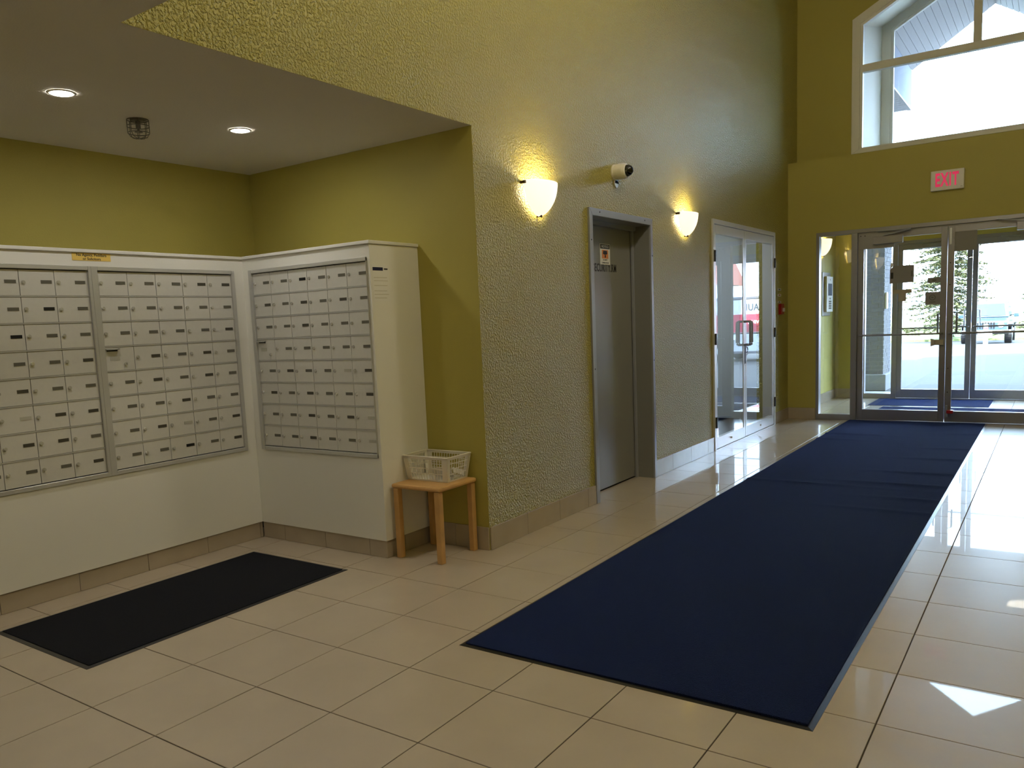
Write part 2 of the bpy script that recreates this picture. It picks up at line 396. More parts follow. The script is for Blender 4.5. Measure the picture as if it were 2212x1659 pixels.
def storefront(wname, wlabel, y, dx, names):
    e = empty(wname, (.33+dx, y, 0), wlabel, 'window', kind='structure')
    f = lambda a, b, z0, z1, nm, y0=y-.006, y1=y+.10: box(a+dx, b+dx, y0, y1, z0, z1).build(nm, 'alu', e, bevel=.002)
    f(.33, .365, 0, 2.25, 'jamb'); f(.722, .788, 0, 2.205, 'mullion'); f(2.624, 2.69, 0, 2.205, 'mullion'); f(3.045, 3.08, 0, 2.25, 'jamb')
    f(.365, 3.045, 2.205, 2.25, 'header')
    for a, b in ((.365, .722), (2.69, 3.045)):
        f(a, b, 0.0, .07, 'sill')
        pane((a+dx, b+dx, y+.040, y+.046, .07, 2.205), e)
    f(.788, 2.624, 2.188, 2.205, 'door_stop', y+.02, y+.09)
    f(.788, 2.624, -.003, .009, 'threshold', y+.0, y+.09)
    d1 = leaf(names[0][0], names[0][1], .790+dx, 1.7035+dx, y, True)
    d2 = leaf(names[1][0], names[1][1], 1.7085+dx, 2.622+dx, y, False)
    return e, d1, d2
sf1, dr1, dr2 = storefront('window_1', 'grey aluminium frame with tall sidelights around the inner exit doors', Y1, 0.0,
    (('door_1', 'inner glass exit door leaf with taped papers on its pane'), ('door_2', 'inner glass exit door leaf with a grey square at its top corner')))
sf2, dr3, dr4 = storefront('window_2', 'grey aluminium frame around the outer vestibule doors', Y2, 0.045,
    (('door_3', 'outer glass vestibule door leaf nearest the brick pillar'), ('door_4', 'outer glass vestibule door leaf in front of the parked vehicles')))
# hardware of the inner doors
box(.805, 1.173, Y1+.008, Y1+.019, 2.012, 2.186).build('closer_plate', 'alu', dr1)
cl = box(.96, 1.265, Y1-.05, Y1+.008, 2.055, 2.142).build('door_closer', 'alu', dr1, bevel=.004)
MB().bar((1.06, Y1-.03, 2.15), (1.35, Y1-.05, 2.195), .03, .012).bar((1.35, Y1-.05, 2.198), (.99, Y1-.012, 2.205), .03, .012).build('closer_arm', 'frame_grey', cl)
for k in range(2): MB().cyl((.82+.045*k, Y1+.0075, 2.165), (.82+.045*k, Y1+.003, 2.165), .006).build('screw', 'black', dr1)
lk = box(1.655, 1.700, Y1+.012, Y1+.019, .865, .962).build('lock_plate', 'frame_grey', dr1)
MB().box(1.60, 1.69, Y1-.03, Y1+.012, .885, .945).prism([(1.565, .872), (1.605, .885), (1.605, .945), (1.565, .958)], 1, Y1-.045, Y1-.012).build('paddle', 'paper_cream', lk, bevel=.004)
box(1.766, 1.980, Y1+.026, Y1+.039, 1.912, 2.136).build('grey_panel', 'paper_grey', dr2)
box(1.72, 1.745, Y1+.012, Y1+.019, 1.99, 2.17).build('flush_bolt', 'alu_door', dr2, bevel=.003)
cl = box(2.34, 2.62, Y1-.05, Y1+.019, 2.08, 2.165).build('door_closer', 'alu', dr2, bevel=.004)
MB().bar((2.45, Y1-.03, 2.17), (2.16, Y1-.05, 2.215), .03, .012).build('closer_arm', 'frame_grey', cl)
mb = MB().box(1.722, 1.742, Y1-.006, Y1+.019, .07, .20); mb.build('kick_stop', 'frame_grey', dr2)
MB().box(1.735, 1.80, Y1-.05, Y1+.018, .115, .150).build('stop_tip', 'red', dr2, bevel=.004)
for zz in (1.79, 1.55, .62, .35): MB().cyl((1.735, Y1+.0195, zz), (1.735, Y1+.016, zz), .006).build('screw', 'black', dr2)
# outer doors: a cover above and closers
for d, x in ((dr3, 1.28), (dr4, 2.30)):
    c = box(x-.14, x+.14, Y2-.05, Y2+.018, 2.125, 2.185).build('door_closer', 'alu', d, bevel=.004)
    MB().bar((x, Y2-.03, 2.19), (x-.22, Y2-.09, 2.20), .026, .012).build('closer_arm', 'frame_grey', c)
# papers taped to the inner exit door
PY = Y1+.0395
def paper(name, label, cat, poly, m, y=PY, group=None):
    o = MB().prism(poly, 1, y-.0012, y).build(name, m); return tag(o, label, cat, group)
p = empty('taped_notice', (1.25, PY, 1.60), 'large notice with a torn corner taped to the exit door glass', 'notice')
MB().prism([(1.127, 1.60), (1.375, 1.603), (1.375, 1.797), (1.165, 1.799), (1.127, 1.755)], 1, PY-.0012, PY).build('sheet', 'paper_grey', p)
box(1.137, 1.163, PY-.002, PY-.0013, 1.655, 1.725).build('tape', 'black', p)
box(1.345, 1.362, PY-.002, PY-.0013, 1.67, 1.735).build('tape', 'name_grey', p)
paper('corner_flap', 'pale curled paper flap above the large notice on the door', 'paper', [(1.127, 1.757), (1.163, 1.80), (1.158, 1.835), (1.137, 1.835)], 'paper', PY)
paper('cross_notice', 'T-shaped pair of brown notices on the exit door glass', 'notice', [(1.159, 1.484), (1.221, 1.482), (1.221, 1.391), (1.299, 1.392), (1.299, 1.478), (1.355, 1.484), (1.355, 1.525), (1.159, 1.526)], 'paper_cream')
p = empty('name_sticker', (1.578, PY, 1.583), 'small grey sticker strip at the edge of the exit door glass', 'sticker')
box(1.514, 1.6405, PY-.0012, PY, 1.583, 1.640).build('sheet', 'paper_grey', p); box(1.56, 1.60, PY-.002, PY-.0013, 1.60, 1.618).build('print', 'name_grey', p)
p = empty('round_logo_notice', (1.57, PY, 1.335), 'square notice with a round camera emblem on the exit door glass', 'notice')
box(1.493, 1.6405, PY-.0012, PY, 1.337, 1.480).build('sheet', 'paper_grey', p)
mb = MB(); n = 28
mb.lathe((0, 0, 0), [(.024, 0), (.032, 0), (.032, .0008), (.024, .0008), (.024, 0)], n)
mb.v = [(1.565+a, PY-.0013-c, 1.418+b) for a, b, c in mb.v]; mb.build('emblem', 'name_grey', p)
MB().prism([(1.552, 1.412), (1.574, 1.412), (1.578, 1.420), (1.560, 1.428), (1.552, 1.424)], 1, PY-.0021, PY-.0013).build('emblem_camera', 'name_grey', p)
box(1.535, 1.595, PY-.002, PY-.0013, 1.362, 1.372).build('print', 'name_grey', p)

# ------------------------------------------------------------------ vestibule shell
struct('wall_vestibule_left', 'yellow vestibule wall carrying the intercom', box(-.2, 0, YU, Y2+.2, 0, 2.6), 'paint')
struct('wall_vestibule_right', 'yellow vestibule wall on the far side', box(3.41, 3.53, Y1+.14, Y2+.2, 0, 2.6), 'paint')
w = box(0, .375, Y2, Y2+.12, 0, 2.25); w.box(3.125, 3.41, Y2, Y2+.12, 0, 2.25); w.box(0, 3.41, Y2, Y2+.12, 2.25, 2.6)
struct('wall_vestibule_end', 'yellow wall around the outer vestibule doors', w, 'paint')
struct('ceiling_vestibule', 'flat ceiling of the vestibule', box(-.2, 3.53, YU, Y2+.2, 2.6, 2.7), 'ceiling', cat='ceiling')

# ------------------------------------------------------------------ high gable window and its outer twin
def gable(x0, x1, zb, kz, xa, sl): return [(x0, zb), (x0, kz), (xa, kz+sl*(xa-x0)), (x1, kz+sl*(xa-x0)-sl*(x1-xa)), (x1, zb)]
def ring_prism(mb, A, B, y0, y1):
    n = len(A)
    for k in range(n):
        a, b, c, d = A[k], A[(k+1) % n], B[(k+1) % n], B[k]
        mb.hexa([(a[0], y0, a[1]), (b[0], y0, b[1]), (c[0], y0, c[1]), (d[0], y0, d[1]), (a[0], y1, a[1]), (b[0], y1, b[1]), (c[0], y1, c[1]), (d[0], y1, d[1])])
    return mb
wn = empty('window_3', (1.9, YU, 3.176), 'high gable-topped interior window above the exit doors', 'window', kind='structure')
A = gable(.63, 3.17, 3.176, 4.714, GA, .53); B = gable(.716, 3.084, 3.222, 4.655, GA, .53); C = gable(.745, 3.055, 3.240, 4.640, GA, .53)
ring_prism(MB(), A, B, YU-.018, YU+.06).build('casing', 'white_paint', wn, bevel=.003)
ring_prism(MB(), B, C, YU+.005, YU+.075).build('sash', 'white_paint', wn)
box(.745, 3.055, YU+.0, YU+.08, 4.105, 4.190).build('transom_bar', 'white_paint', wn, bevel=.003)
box(1.861, 1.939, YU+.0, YU+.08, 4.190, 5.24).build('mullion', 'white_paint', wn, bevel=.003)
pane((.745, 3.055, YU+.035, YU+.041, 3.24, 4.105), wn)
sl = .53
MB().prism([(.745, 4.19), (1.861, 4.19), (1.861, 4.640+sl*(1.861-.745)), (.745, 4.640)], 1, YU+.035, YU+.041).build('pane', 'glass', wn)
MB().prism([(1.939, 4.19), (3.055, 4.19), (3.055, 4.640), (1.939, 4.640+sl*(3.055-1.939))], 1, YU+.035, YU+.041).build('pane', 'glass', wn)
# tunnel between the two windows
YO = 10.55
w = MB()
ti = gable(.735, 3.065, 3.20, 4.665, GA, .53); to = gable(.735, 3.065, 3.20, 4.95, GA, .55); th = .1
oi = gable(.635, 3.165, 3.10, 4.765, GA, .53); oo = gable(.635, 3.165, 3.10, 5.06, GA, .55)
for k in range(5):
    q = (k+1) % 5
    P3 = lambda s, j, y: (s[j][0], y, s[j][1])
    w.hexa([P3(ti, k, YU+.121), P3(ti, q, YU+.121), P3(oi, q, YU+.121), P3(oi, k, YU+.121), P3(to, k, YO), P3(to, q, YO), P3(oo, q, YO), P3(oo, k, YO)])
struct('trim_reveal', 'cream reveal between the high inner window and the outer window', w, 'reveal', cat='window reveal')
wo = empty('window_4', (1.9, YO, 3.2), 'outer gable window seen through the high interior window', 'window', kind='structure')
A = gable(.70, 3.10, 3.15, 4.97, GA, .55); B = gable(.842, 2.958, 3.29, 4.895, GA, .55); C = gable(.872, 2.928, 3.32, 4.88, GA, .55)
ring_prism(MB(), A, B, YO, YO+.06).build('frame', 'white_paint', wo)
ring_prism(MB(), B, C, YO+.02, YO+.08).build('sash', 'white_paint', wo)
MB().prism(C, 1, YO+.04, YO+.046).build('pane', 'glass', wo)

# ------------------------------------------------------------------ grey security-room door
fr = empty('trim_1', (0, 4.19, 0), 'blue-grey steel frame around the grey security door', 'door frame', kind='structure')
t = .016
MB().prism([(3.639, 0), (3.690, 0), (3.690, 2.082), (3.639, 2.134)], 0, .0003, t).build('side_casing', 'frame_grey', fr, bevel=.002)
MB().prism([(4.690, 0), (4.731, 0), (4.731, 2.134), (4.690, 2.082)], 0, .0003, t).build('side_casing', 'frame_grey', fr, bevel=.002)
MB().prism([(3.639, 2.135), (3.690, 2.083), (4.690, 2.083), (4.731, 2.135)], 0, .0003, t).build('head_casing', 'frame_grey', fr, bevel=.002)
box(-.2, .0, 3.661, 3.690, 0, 2.083).build('jamb', 'door_grey', fr); box(-.2, .0, 4.690, 4.709, 0, 2.083).build('jamb', 'door_grey', fr)
box(-.2, .0, 3.661, 4.709, 2.083, 2.0995).build('head_jamb', 'door_grey', fr)
box(-.150, -.115, 3.690, 4.690, 2.050, 2.082).build('stop', 'frame_grey', fr)
box(-.150, -.135, 4.66, 4.690, 0, 2.050).build('stop', 'frame_grey', fr)
for yy, zz in ((3.80, 2.112), (4.58, 2.112), (3.662, 1.91), (4.712, 1.84), (3.662, .99), (4.712, .99)): MB().cyl((t, yy, zz), (t+.0015, yy, zz), .006, 8).build('screw', 'black', fr)
sd = empty('door_5', (-.155, 4.19, 0), 'recessed grey steel door lettered as the security room', 'door', kind='structure')
box(-.2, -.156, 3.692, 4.688, .012, 2.075).build('slab', 'door_grey', sd, bevel=.002)
DX = -.1552
text('SECURITY.RM', 'lettering', 'ink', sd, (DX+.0006, 4.197, 1.738), (0, 1, 0), (0, 0, 1), .084, sx=.72, bold=.0012, sp=1.12)
ns = empty('notice_sticker', (DX, 4.205, 1.766), 'notice sticker with an orange camera square on the grey door', 'sticker')
box(DX+.0002, DX+.0012, 4.121, 4.290, 1.766, 1.924).build('sheet', 'paper', ns)
box(DX+.0013, DX+.0018, 4.127, 4.284, 1.886, 1.920).build('header_band', 'ink', ns)
text('NOTICE', 'header_text', 'paper', ns, (DX+.0022, 4.2055, 1.903), (0, 1, 0), (0, 0, 1), .029, sx=1.05, bold=.0, sp=1.12)
box(DX+.0013, DX+.0018, 4.152, 4.259, 1.812, 1.878).build('camera_square', 'orange', ns)
MB().prism([(4.168, 1.848), (4.175, 1.872), (4.236, 1.872), (4.243, 1.850), (4.224, 1.842), (4.190, 1.842)], 0, DX+.0019, DX+.0024).prism([(4.196, 1.838), (4.222, 1.838), (4.212, 1.818), (4.202, 1.818)], 0, DX+.0019, DX+.0024).build('camera_symbol', 'ink', ns)
text('SECURITY', 'line_text', 'ink', ns, (DX+.0016, 4.2055, 1.801), (0, 1, 0), (0, 0, 1), .016, sx=.95, sp=1.1)
text('CAMERAS IN USE', 'line_text', 'ink', ns, (DX+.0016, 4.2055, 1.779), (0, 1, 0), (0, 0, 1), .016, sx=.9, sp=1.05)
# ------------------------------------------------------------------ side double glass doors
gf = empty('trim_2', (0, 7.19, 0), 'aluminium frame around the side double glass doors', 'door frame', kind='structure')
G0, G1, GH = 6.149, 8.234, 2.251
box(-.12, .018, G0, G0+.034, 0, GH).build('jamb', 'alu_door', gf, bevel=.002)
box(-.12, .018, G1-.05, G1, 0, GH).build('jamb', 'alu_door', gf, bevel=.002)
box(-.12, .018, G0+.034, G1-.05, 2.205, GH).build('head', 'alu_door', gf, bevel=.002)
box(-.12, .018, G0+.034, G1-.05, -.003, .009).build('threshold', 'alu_door', gf)
def side_leaf(name, label, a, b, hinge_lo):
    e = empty(name, (-.02, a, 0), label, 'door', kind='structure')
    x0, x1 = -.032, .012
    st = .05
    box(x0, x1, a, a+st, .014, 2.200).build('stile', 'alu_door', e, bevel=.002)
    box(x0, x1, b-st, b, .014, 2.200).build('stile', 'alu_door', e, bevel=.002)
    box(x0, x1, a+st, b-st, 2.115, 2.200).build('top_rail', 'alu_door', e)
    box(x0, x1, a+st, b-st, .014, .122).build('bottom_rail', 'alu_door', e)
    pane((0.0, .006, a+st, b-st, .122, 2.115), e)
    hy = (b-.028) if hinge_lo else (a+.028)
    s = -1 if hinge_lo else 1
    MB().tube([(x1, hy, 1.25), (.060, hy, 1.252), (.075, hy, 1.24), (.077, hy, 1.225), (.077, hy, 1.03), (.075, hy, 1.015), (.060, hy, 1.003), (x1, hy, 1.004)], .0125, 10).build('pull_handle', 'frame_grey', e, smooth=True)
    yh = a-.004 if hinge_lo else b+.004
    for z in (1.90, 1.10, .28):
        box(.0185, .032, yh-.012, yh+.022, z-.055, z+.055).build('hinge', 'black', e, bevel=.003)
    MB().cyl((x1, (a+b)/2, .07), (x1+.012, (a+b)/2, .07), .009, 10).build('bumper', 'white', e)
    return e
e6 = side_leaf('door_6', 'side glass door leaf nearer the grey security door', 6.184, 7.110, True)
e7 = side_leaf('door_7', 'side glass door leaf nearer the exit wall', 7.116, 8.183, False)
MB().tube([(.012, 7.155, .98), (.024, 7.155, .975), (.028, 7.155, .95), (.024, 7.155, .925), (.012, 7.155, .92)], .005, 8).build('thumb_turn', 'black', e7)
box(.0122, .016, 7.094, 7.134, .80, 1.0).build('astragal', 'black', e6)
# plain room behind the side doors
w = box(-1.9, -1.8, 5.6, 8.8, 0, 2.6); w.box(-1.9, -.2, 5.5, 5.6, 0, 2.6); w.box(-1.9, -.2, 8.7, 8.8, 0, 2.6)
struct('wall_side_room', 'pale wall of the room behind the side glass doors', w, 'room_wall')
struct('ceiling_side_room', 'ceiling of the room behind the side glass doors', box(-1.9, -.2, 5.5, 8.8, 2.6, 2.7), 'ceiling', cat='ceiling')
struct('floor_side_room', 'pale floor of the room behind the side glass doors', box(-1.9, -.12, 5.5, 8.8, -.06, -.003), 'room_wall', cat='floor')
o = empty('fill_panel', (-1.1, 7.2, 2.6), 'flat ceiling panel added to light the side room dimly', 'light')  # emissive panel added to give the side room some light
box(-1.4, -.8, 6.6, 7.8, 2.575, 2.599).build('housing', 'white_paint', o); box(-1.37, -.83, 6.63, 7.77, 2.570, 2.5745).build('diffuser', 'panel_fill', o)

# ------------------------------------------------------------------ white mailbox cabinet
ZB, ZT, RZ0, RZ1 = .1077, 1.848, .602, 1.757
cab = empty('mailbox_cabinet', (MX-.2, MY-.6, ZB), 'white L-shaped built-in cabinet holding the mailbox panels', 'cabinet')
T = .018; YE = -.16
box(MX-T, MX, -.998, MY, ZB, RZ0).build('lower_panel', 'white_paint', cab)
box(MX-T, SX, MY, MY+T, ZB, RZ0).build('lower_panel', 'white_paint', cab)
box(MX-T, MX, -.998, MY, RZ1, 1.828).build('top_rail', 'white_paint', cab)
box(MX-T, SX, MY, MY+T, RZ1, 1.828).build('top_rail', 'white_paint', cab)
box(MX-T, MX, 1.780, MY, RZ0, RZ1).build('corner_stile', 'white_paint', cab)
box(MX-T, -1.494, MY, MY+T, RZ0, RZ1).build('corner_stile', 'white_paint', cab)
box(-.466, SX, MY, MY+T, RZ0, RZ1).build('end_stile', 'white_paint', cab)
box(MX-T, MX, -.998, -.098, RZ0, RZ1).build('end_stile', 'white_paint', cab)
box(SX-T, SX, MY+T, Y0-.004, ZB, 1.828).build('end_panel', 'white_paint', cab)
box(AX+.002, MX+.012, -.998, MY-.012, 1.829, ZT).build('top_board', 'white_paint', cab, bevel=.003)
box(AX+.002, SX+.010, MY-.012, Y0-.004, 1.829, ZT).build('top_board', 'white_paint', cab, bevel=.003)
box(AX+.01, MX-T, -.99, MY+T, ZB, ZB+.015).build('bottom_board', 'white_paint', cab)
box(MX-T, SX-T, MY+T, Y0-.01, ZB, ZB+.015).build('bottom_board', 'white_paint', cab)

# ------------------------------------------------------------------ mailbox panels (local frame: u along the face, n outwards, z up)
ROWS, RP, ZC0 = 8, .13875, .625
def mail_panel(label, o, ud, nd, w_out, c0, cols, cp, special, parcel):
    """o: world point of the lower outer corner on the face, ud/nd unit axes"""
    ud = Vector(ud); nd = Vector(nd); z = Vector((0, 0, 1))
    e = empty('mailbox_bank', o, label, 'mailboxes', 'metal mailbox panels of the lobby')
    rotz = math.atan2(ud.y, ud.x)
    e.rotation_euler = (0, 0, rotz)
    flip = ud.cross(z).dot(nd) < 0          # local -y is outwards when not flipped
    s = 1 if flip else -1
    def B(mb, name, m, par=e, loc=(0, 0, 0), bevel=None):
        me = mb.mesh(name, m); ob = inst(name, me, loc, par)
        if bevel:
            md = ob.modifiers.new('bevel', 'BEVEL'); md.width = bevel; md.segments = 1
        return ob
    hgt = RZ1-RZ0; y = lambda a: s*a
    cw = cols*cp; c1 = c0+cw
    B(box(.003, w_out-.003, y(-.030), y(-.016), .003, hgt-.003), 'back_plate', 'dark_gap')
    B(box(0, c0, y(-.016), y(.010), 0, hgt), 'frame_bar', 'mail_frame', bevel=.002)
    B(box(c1, w_out, y(-.016), y(.010), 0, hgt), 'frame_bar', 'mail_frame', bevel=.002)
    B(box(c0, c1, y(-.016), y(.010), 0, ZC0-RZ0), 'frame_bar', 'mail_frame', bevel=.002)
    B(box(c0, c1, y(-.016), y(.010), ZC0-RZ0+ROWS*RP, hgt), 'frame_bar', 'mail_frame', bevel=.002)
    for r in range(1, ROWS): B(box(c0, c1, y(-.016), y(-.0005), ZC0-RZ0+r*RP-.0035, ZC0-RZ0+r*RP+.0035), 'row_rail', 'mail_frame')
    dw, dh = cp-.0032, RP-.0095
    dm = box(0, dw, y(-.014), y(-.003), 0, dh).mesh('mailbox_door', 'mail_alu')
    lm = MB(); lm.cyl((0, y(-.003), 0), (0, y(.0035), 0), .0095, 14).cyl((0, y(.0035), 0), (0, y(.006), 0), .0065, 12); lm = lm.mesh('lock', 'chrome')
    km = box(-.0012, .0012, y(.006), y(.0066), -.004, .004).mesh('keyhole', 'black')
    nm = {k: box(-.028, .028, y(-.003), y(-.0012), -.0085, .0085).mesh('name_slot', k) for k in ('name_grey', 'name_dark', 'name_black', 'name_pale')}
    rr = random.Random(len(label)*7+cols)
    for r in range(ROWS):
        for c in range(cols):
            zz = ZC0-RZ0+(ROWS-1-r)*RP+.00475
            d = inst('mailbox_door', dm, (c0+c*cp+.0016, 0, zz), e)
            if (r, c) in parcel:
                B(box(.012, .075, y(-.003), y(-.001), dh-.022, dh-.010), 'mail_slot', 'black', d)
                MB0 = MB().hexa([(.006, y(-.003), dh-.010), (.082, y(-.003), dh-.010), (.082, y(.016), dh-.014), (.006, y(.016), dh-.014), (.006, y(-.003), dh-.006), (.082, y(-.003), dh-.006), (.082, y(.017), dh-.011), (.006, y(.017), dh-.011)])
                B(MB0, 'slot_hood', 'mail_frame', d)
                B(box(.030, .085, y(-.003), y(-.0018), .055, .078), 'printed_label', 'name_pale', d)
                L_ = inst('lock', lm, (.118, 0, .034), d); inst('keyhole', km, (.118, 0, .034), d)
                continue
            dz = dh*.52
            inst('lock', lm, (.018, 0, dz+rr.uniform(-.002, .002)), d)
            k = special.get((r, c)) or rr.choice(['name_grey', 'name_grey', 'name_dark'])
            inst('name_slot', nm[k], (dw*.765, 0, dz+.002), d)
    return e
# left wall: u runs along +y, outwards +x ; rotation 90 deg
mail_panel('wide mailbox panel on the left under the yellow solicitors sign', (MX, -.098, RZ0), (0, 1, 0), (1, 0, 0), .938, .026, 5, .179,
           {(1, 3): 'name_black', (2, 2): 'name_black', (5, 2): 'name_pale', (6, 2): 'name_dark'}, ())
mail_panel('middle mailbox panel with five columns, next to the inner cabinet corner', (MX, .840, RZ0), (0, 1, 0), (1, 0, 0), .940, .036, 5, .1762,
           {(7, 2): 'name_black', (6, 2): 'name_pale'}, ((3, 0),))
mail_panel('mailbox panel with six columns facing the lobby, beside the small table', (-1.494, MY, RZ0), (1, 0, 0), (0, -1, 0), 1.028, .028, 6, .167,
           {(0, 2): 'name_black', (4, 4): 'name_pale', (6, 5): 'name_pale', (7, 5): 'name_pale'}, ((3, 0),))

# sign and paper on the cabinet
sg = empty('solicitors_sign', (MX, .857, 1.788), 'yellow plaque against solicitors above the mailboxes', 'sign')
box(MX+.0002, MX+.002, .748, .964, 1.787, 1.827).build('plate', 'gold_plate', sg)
text('No Agents, Peddlers', 'line_text', 'ink', sg, (MX+.0024, .856, 1.8165), (0, 1, 0), (0, 0, 1), .0195, sx=1.0, bold=.0003, sp=1.03)
text('or Solicitors', 'line_text', 'ink', sg, (MX+.0024, .856, 1.7965), (0, 1, 0), (0, 0, 1), .0195, sx=1.0, bold=.0003, sp=1.03)
pp = empty('printed_page', (SX, 1.94, 1.51), 'printed page with a dark heading on the cabinet end panel', 'paper')
box(SX+.0002, SX+.001, 1.868, 2.010, 1.505, 1.712).build('sheet', 'paper', pp)
box(SX+.0011, SX+.0016, 1.873, 1.958, 1.680, 1.699).build('heading_band', 'navy', pp)
box(SX+.0011, SX+.0016, 1.968, 1.998, 1.686, 1.694).build('heading_mark', 'ink', pp)
for k, (a, z) in enumerate(((1.99, 1.640), (1.995, 1.622), (1.99, 1.595), (1.985, 1.565), (1.998, 1.545), (1.98, 1.525))):
    box(SX+.0011, SX+.0014, 1.878, a, z, z+.0016).build('text_line', 'ink_soft', pp)

# ------------------------------------------------------------------ small wooden table
tb = empty('side_table', (-.25, 2.08, 0), 'small square wooden table beside the mailbox cabinet', 'table')
tx0, tx1, ty0, ty1, th = -.428, -.062, 1.905, 2.262, .445
mb = MB().box(tx0, tx1, ty0, ty1, th-.026, th)
mb.build('tabletop', 'wood', tb, bevel=.011)
L = .037
for xx in (tx0+.012, tx1-.012-L):
    for yy in (ty0+.004, ty1-.004-L):
        box(xx, xx+L, yy, yy+L, 0.0005, th-.0262).build('leg', 'wood', tb, bevel=.004)

# ------------------------------------------------------------------ lattice basket with papers
bk = empty('plastic_basket', (-.27, 2.13, th), 'cream plastic lattice basket standing on the wooden table', 'basket')
bx0, bx1, by0, by1, bz0, bz1 = -.420, -.122, 2.055, 2.245, th+.0005, th+.148
fl = .024      # flare
def bp(u, v, t):   # u,v in 0..1 over plan, t height fraction
    f = fl*t
    return Vector((bx0-f*0.55+(bx1-bx0+f*1.55)*u, by0-f+(by1-by0+1.6*f)*v, bz0+(bz1-bz0)*t))
box(bx0, bx1, by0, by1, bz0, bz0+.003).build('bottom', 'plastic_cream', bk)
def side(a, b, nv):
    mb = MB(); q = lambda s, t: bp(a[0]+(b[0]-a[0])*s, a[1]+(b[1]-a[1])*s, t)
    nn = (q(1, 0)-q(0, 0)).cross(Vector((0, 0, 1))).normalized()
    for k in range(nv+1):
        s = .11+.78*k/nv; mb.bar(q(s, .04), q(s, .93), .0028, .0022, nn)
    for t in (.30, .52, .74): mb.bar(q(.02, t), q(.98, t), .0022, .0036, (0, 0, 1))
    for s0, s1 in ((0, .11), (.89, 1)):
        A = [q(s0, 0), q(s1, 0), q(s1, 1), q(s0, 1)]; mb.hexa([p for p in A] + [p+nn*.0025 for p in A])
    A = [q(0, .9), q(1, .9), q(1, 1), q(0, 1)]; mb.hexa(A + [p+nn*.0025 for p in A])
    A = [q(0, 0), q(1, 0), q(1, .06), q(0, .06)]; mb.hexa(A + [p+nn*.0025 for p in A])
    mb.build('lattice_side', 'plastic_cream', bk)
side((0, 0), (1, 0), 12); side((1, 0), (1, 1), 8); side((1, 1), (0, 1), 13); side((0, 1), (0, 0), 8)
MB().tube([bp(0, 0, 1), bp(1, 0, 1), bp(1, 1, 1), bp(0, 1, 1), bp(0, 0, 1)], .005, 8).build('rim', 'plastic_cream', bk)
def sheet(name, label, c, w_, d_, rz, tilt, grp=None):
    o = MB().box(-w_/2, w_/2, -d_/2, d_/2, 0, .0012).mesh(name, 'paper'); ob = inst(name, o, c, None, (tilt[0], tilt[1], rz)); return tag(ob, label, 'envelope', grp)
sheet('envelope', 'flat white envelope lying on the bottom of the basket', (-.25, 2.13, bz0+.0045), .21, .11, .15, (0, 0))
sheet('envelope', 'white envelope lying crosswise on another inside the basket', (-.21, 2.15, bz0+.0075), .13, .15, -.3, (0, 0))
sheet('envelope', 'white envelope leaning up against the front of the basket', (-.205, 2.115, bz0+.045), .13, .10, .20, (math.radians(-42), 0))
sheet('envelope', 'white envelope poking up at the right side of the basket', (-.155, 2.205, bz0+.040), .07, .05, .9, (math.radians(30), math.radians(20)))

# ------------------------------------------------------------------ wall sconces
def sconce(label, yc, zt, zb, a, b, shade='shade', x0=0.0, power=1.7):
    e = empty('wall_sconce', (x0, yc, zb), label, 'wall lamp', 'half-bowl wall sconces')
    mb = MB(); n = 26; g = .016; prof = []
    K = 22
    for i in range(K+1):
        t = i/K; prof.append(((1-t**2)**.62 if i < K else .04, t))
    vs = []; fs = []
    for r, t in prof:
        for j in range(n+1):
            th_ = -math.pi/2+math.pi*j/n
            vs.append((x0+g+b*r*math.cos(th_), yc+a*r*math.sin(th_), zt+(zb-zt)*t))
    m = n+1
    for i in range(K):
        for j in range(n):
            q = i*m+j; fs.append((q, q+1, q+1+m, q+m))
    mb._add(vs, fs)
    o = mb.build('shade', shade, e, smooth=True)
    md = o.modifiers.new('thick', 'SOLIDIFY'); md.thickness = .004; md.offset = -1
    box(x0+.0005, x0+.014, yc-.05, yc+.05, zt-.12, zt-.02).build('back_plate', 'white_paint', e)
    for s in (-1, 1):
        MB().cyl((x0+.0005, yc+s*(a+.004), zt-.014), (x0+.034, yc+s*(a+.004), zt-.014), .010, 12).build('knob', 'bronze', e)
    MB().cyl((x0+.0005, yc, zb+.002), (x0+.032, yc, zb+.002), .006, 10).lathe((x0+.032, yc, zb+.002), [(0.0, 0.008), (.008, .005), (.009, 0), (.007, -.004)], 12, 'x').build('bottom_screw', 'bronze', e)
    li = bpy.data.lights.new('sconce_bulb', 'POINT'); li.energy = power; li.color = (1.0, .80, .46); li.shadow_soft_size = .03
    lo = bpy.data.objects.new('bulb', li); COL.objects.link(lo); lo.parent = e; lo.location = (g+b*.45, 0, (zt-.05)-zb)
    return e
sconce('glowing sconce left of the security camera, nearest the alcove', 2.955, 2.222, 2.012, .172, .105)
sconce('glowing sconce between the grey door and the side glass doors', 5.455, 2.240, 2.040, .180, .095)
sconce('glowing sconce in the vestibule above the intercom', 10.56, 2.305, 2.075, .18, .12, power=4.0)

